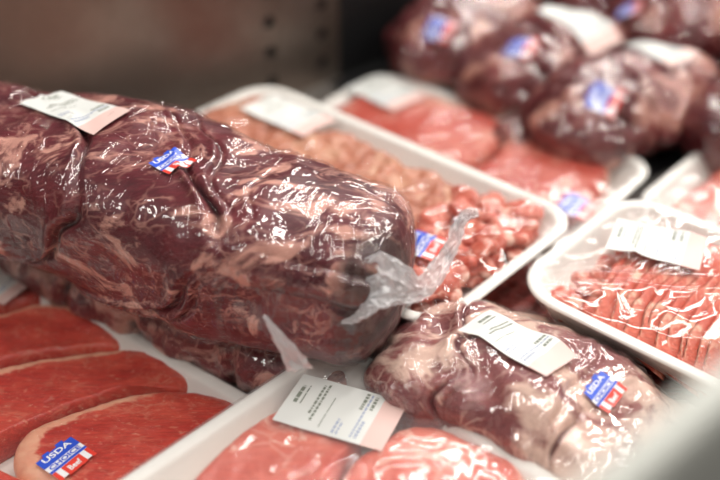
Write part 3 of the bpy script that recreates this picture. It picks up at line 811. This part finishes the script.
# --- right stack
TC2 = make_tray('white foam tray of dark ground beef underneath the shaved beef tray', .262, .572, 0, .27, .18, -42)
g2 = cut('ground_beef', 'dark red ground beef in the shadow of the shaved beef tray', 'ground beef', loc(TC2, [(-.115, -.07), (.115, -.07), (.12, 0), (.115, .07), (-.115, .07), (-.12, 0)]), .0045, .040, M_ground, seed=41, rough=.005)
wrap(TC2, [g2], M_film_soft, seed=11)
TC = make_tray('white foam tray of shaved beef on the right, on top of the ground beef tray', .273, .580, .054, .27, .180, -42, h=.033, r=.04)
C_ = []
def slice_mesh(seed, wid=.135, hgt=.050):
    nu, nv = 60, 14
    s_ = np.linspace(-1, 1, nu)[:, None]; t_ = np.linspace(0, 1, nv)[None]
    y = s_ * wid / 2 * (1 - .06 * t_) + .0 * t_
    hh = hgt * (1 - np.abs(s_) ** 3.2 * .70) + .003 * pn(V3(s_ * 4, s_ * 0, s_ * 0 + seed), seed)
    z = t_ * hh * .52
    x = -t_ * hgt * .80 + .0040 * pn(V3(s_ * 4.0 + 0 * t_, t_ * 1.2 + 0 * s_, 0 * s_ + 0 * t_ + seed * .16), 5) + .0012 * pn(V3(s_ * 14 + 0 * t_, t_ * 3 + 0 * s_, 0 * s_ + 0 * t_ + seed), seed + 2) + .010 * s_ ** 2
    P = V3(x + 0 * s_, y + 0 * t_, z)
    th = .0026
    Q = P.copy(); Q[..., 0] -= th; Q[..., 2] += .0008
    ring = []
    for i in range(nu):
        ring.append(np.concatenate([P[i], Q[i][::-1]], 0))
    Rg = np.array(ring); v, f = closed_grid(Rg)
    fat = np.zeros((nu, 2 * nv)); 
    e = np.clip(pn(V3(s_ * 3 + seed, s_ * 0, s_ * 0), seed + 9) * 2.4, 0, 1)
    fat += e * np.concatenate([np.linspace(0, 1, nv) ** 3, np.linspace(1, 0, nv) ** .5])[None] * .75
    fat = np.concatenate([fat.ravel(), [0, 0]])
    return mesh(v, f, attrs={'fat': fat, 'purge': fat * 0})
Mc = wm(TC)
for k in range(19):
    x = -.046 + k * .0080
    o = link('shaved_beef_slice', slice_mesh(200 + k, .152 if k else .11), M_slice)
    o.location = Mc @ Vector((x, rnd.uniform(-.003, .003), .006)); o.rotation_euler = (0, 0, R(-42 + rnd.uniform(-3, 3)))
    tag(o, 'thin wavy slice in the row of shaved beef on the right tray', 'meat slice', 'shaved beef slices'); C_.append(o)
C_ += pile(TC, -.105, -.070, -.072, .04, .005, 22, 'small bright red shred at the left end of the shaved beef tray', 'beef shreds beside the slices', sc=.85)
C_.append(cut('beef_steak', 'flat red piece of beef at the back corner of the shaved beef tray', 'meat', loc(TC, [(-.09, .045), (-.03, .052), (.03, .055), (.09, .06), (.09, .08), (-.07, .08), (-.098, .065)]), .0575, .078, M_steak_pink, seed=47))
fC = wrap(TC, C_, M_film, bulge=.004, wr=.0007, seed=13, gather=.0030, folds=((-.118, -.072, .010, .034, .007, .0035), (-.112, -.060, -.075, .010, .005, .004), (-.075, .010, -.06, .07, .004, .0035), (.02, .03, .11, .05, .004, .003)))
price_label([fC], (658, 240), TC, seed=5, w_=.047, h_=.072, spin=R(24))

# --- tray at the right edge, farther back
TF = make_tray('white foam tray of steak at the right edge, behind the shaved beef tray', .418, .778, 0, .27, .19, -42, r=.04)
s1 = cut('beef_steak', 'red steak in the tray at the right edge of the picture', 'steak', loc(TF, [(-.10, -.065), (0, -.075), (.10, -.065), (.11, 0), (.10, .065), (0, .072), (-.095, .065), (-.105, 0)]), .0045, .031, M_steak_far, fat=(5, 6), seed=51)
wrap(TF, [s1], M_film, bulge=.004, wr=.001, seed=15, gather=.003)

# --- tray behind the long tray
TE = make_tray('white foam tray of marbled steaks in front of the bagged roasts', .1025, .9095, 0, .355, .20, -38.4, r=.034)
E_ = [cut('beef_steak', 'marbled red steak at the label end of the tray before the bagged roasts', 'steak', loc(TE, [(-.155, -.07), (-.06, -.08), (.02, -.075), (.03, 0), (.015, .075), (-.06, .082), (-.15, .075), (-.16, 0)]), .0045, .034, M_steak_far, seed=53, fat=(4, 5)),
      cut('beef_steak', 'marbled red steak at the sticker end of the tray before the bagged roasts', 'steak', loc(TE, [(.028, -.07), (.09, -.08), (.14, -.07), (.155, 0), (.14, .065), (.09, .078), (.026, .074), (.038, 0)]), .0045, .035, M_steak_far, seed=57, fat=(4, 5))]
fE = wrap(TE, E_, M_film, bulge=.003, wr=.001, seed=17, gather=.002)
price_label([fE], (386, 92), TE, seed=6, w_=.055, h_=.085)
sticker([fE], (577, 207), TE, spin=R(14), size=.034)

# ---------------------------------------------------------------- bagged roast, front centre
gp = [(.014, .580, .028), (.062, .555, .042), (.112, .530, .047), (.170, .484, .037), (.255, .424, .024)]
cen, cen_meat, cen_film, _ = roast_obj('bagged_beef_roast', 'pale fatty beef roast in a wrinkled clear bag with price label, front centre', 'meat', M_vac_pale, M_bag_center,
    origin=(.108, .52, 0), pts=gp, av=[.062, .073, .075, .080, .084], bv=[.032, .046, .047, .036, .024], lean=.20, nu=480, nv=300, seed=61, floor_z=.0,
    lump=.020, lumpf=15, cap0=.2, cap1=.16, crease=.0022, crf=34, flat=2.6, wrinkle_axis=.5,
    grooves=[(.060, .03, .0020, .0035, .02), (.10, -.02, .0020, .004, .02), (.145, .02, .0022, .0045, .02), (.19, -.02, .0020, .004, .018), (.235, .01, .0020, .004, .01)])
price_label([cen_film], (517, 341), cen, seed=7, spin=R(4), w_=.038, h_=.074, lift=.0012)
sticker([cen_film], (604, 392), cen, spin=R(6), size=.0235, lift=.0012)
ribbon([(.240, .438, .024), (.258, .430, .018), (.272, .423, .012), (.284, .416, .006)], [.13, .135, .13, .12], [(.63, .77, .02), (.63, .77, 0), (.63, .77, 0), (.63, .77, 0)],
       60, 90, .0028, 5, 63, cen, 'bag_flap', M_bag_center, 'flat clear end of the bag')

# ---------------------------------------------------------------- bagged roasts at the back
GR = 'bagged roasts at the back'
def far_bag(label, s, d, z, ln_, wd_, ht_, turn, seed, stick=None, lab=None):
    ax = Matrix.Rotation(R(turn), 3, 'Z') @ E2
    c = case_pt(s, d, z)
    pts = [tuple(c + ax * (ln_ * t_) + Vector((0, 0, dz))) for t_, dz in ((-.5, -.006), (-.2, .002), (.15, .004), (.5, -.004))]
    r_, mo, fo, _ = roast_obj('bagged_beef_roast', label, 'meat', M_vac_far, M_bag_far, group=GR, origin=tuple(c), pts=pts,
        av=[wd_ * .42, wd_ * .52, wd_ * .5, wd_ * .4], bv=[ht_ * .42, ht_ * .52, ht_ * .5, ht_ * .38], nu=200, nv=130, seed=seed,
        floor_z=(.004 if z < .07 else None), lump=.017, lumpf=15, cap0=.2, cap1=.2, crease=.0026, crf=26,
        grooves=[(.05, .01, .006, .009, .02), (.11, -.01, .006, .010, .02), (.16, .01, .006, .008, .02)])
    if lab: price_label([fo], lab, r_, seed=seed, spin=R(4), w_=.062, h_=.085, lift=.0015)
    if stick: sticker([fo], stick, r_, spin=R(15), size=.036, lift=.0016)
    return r_
far_bag('maroon bagged roast at the far left of the back row, sticker facing front', .875, .772, .050, .235, .135, .095, 4, 71, (441, 28), None)
far_bag('maroon bagged roast with sticker, second from the left in the back row', .885, .655, .046, .25, .125, .088, 0, 73, (520, 47), (583, 18))
far_bag('bagged roast behind the small loose piece, third from the left, nearest its steak tray', .865, .535, .046, .25, .140, .092, -3, 75, (603, 102), (652, 50))
far_bag('bagged roast at the right edge of the back group, in front', .965, .405, .046, .22, .125, .088, -20, 77, None, None)
far_bag('bagged roast at the top of the picture, behind the labelled pair', 1.095, .60, .058, .22, .13, .095, 6, 79, (632, 8), None)
far_bag('bagged roast in the top right corner, sticker facing front', 1.14, .48, .058, .22, .13, .10, 0, 81, (714, 16), None)
far_bag('bagged roast far back at the top edge with a white label', 1.12, .735, .058, .22, .13, .10, 6, 83, None, (520, 4))
small = far_bag('small maroon bagged piece between the marbled steak tray and the back roasts', .765, .585, .020, .06, .045, .036, 0, 85, None, None)
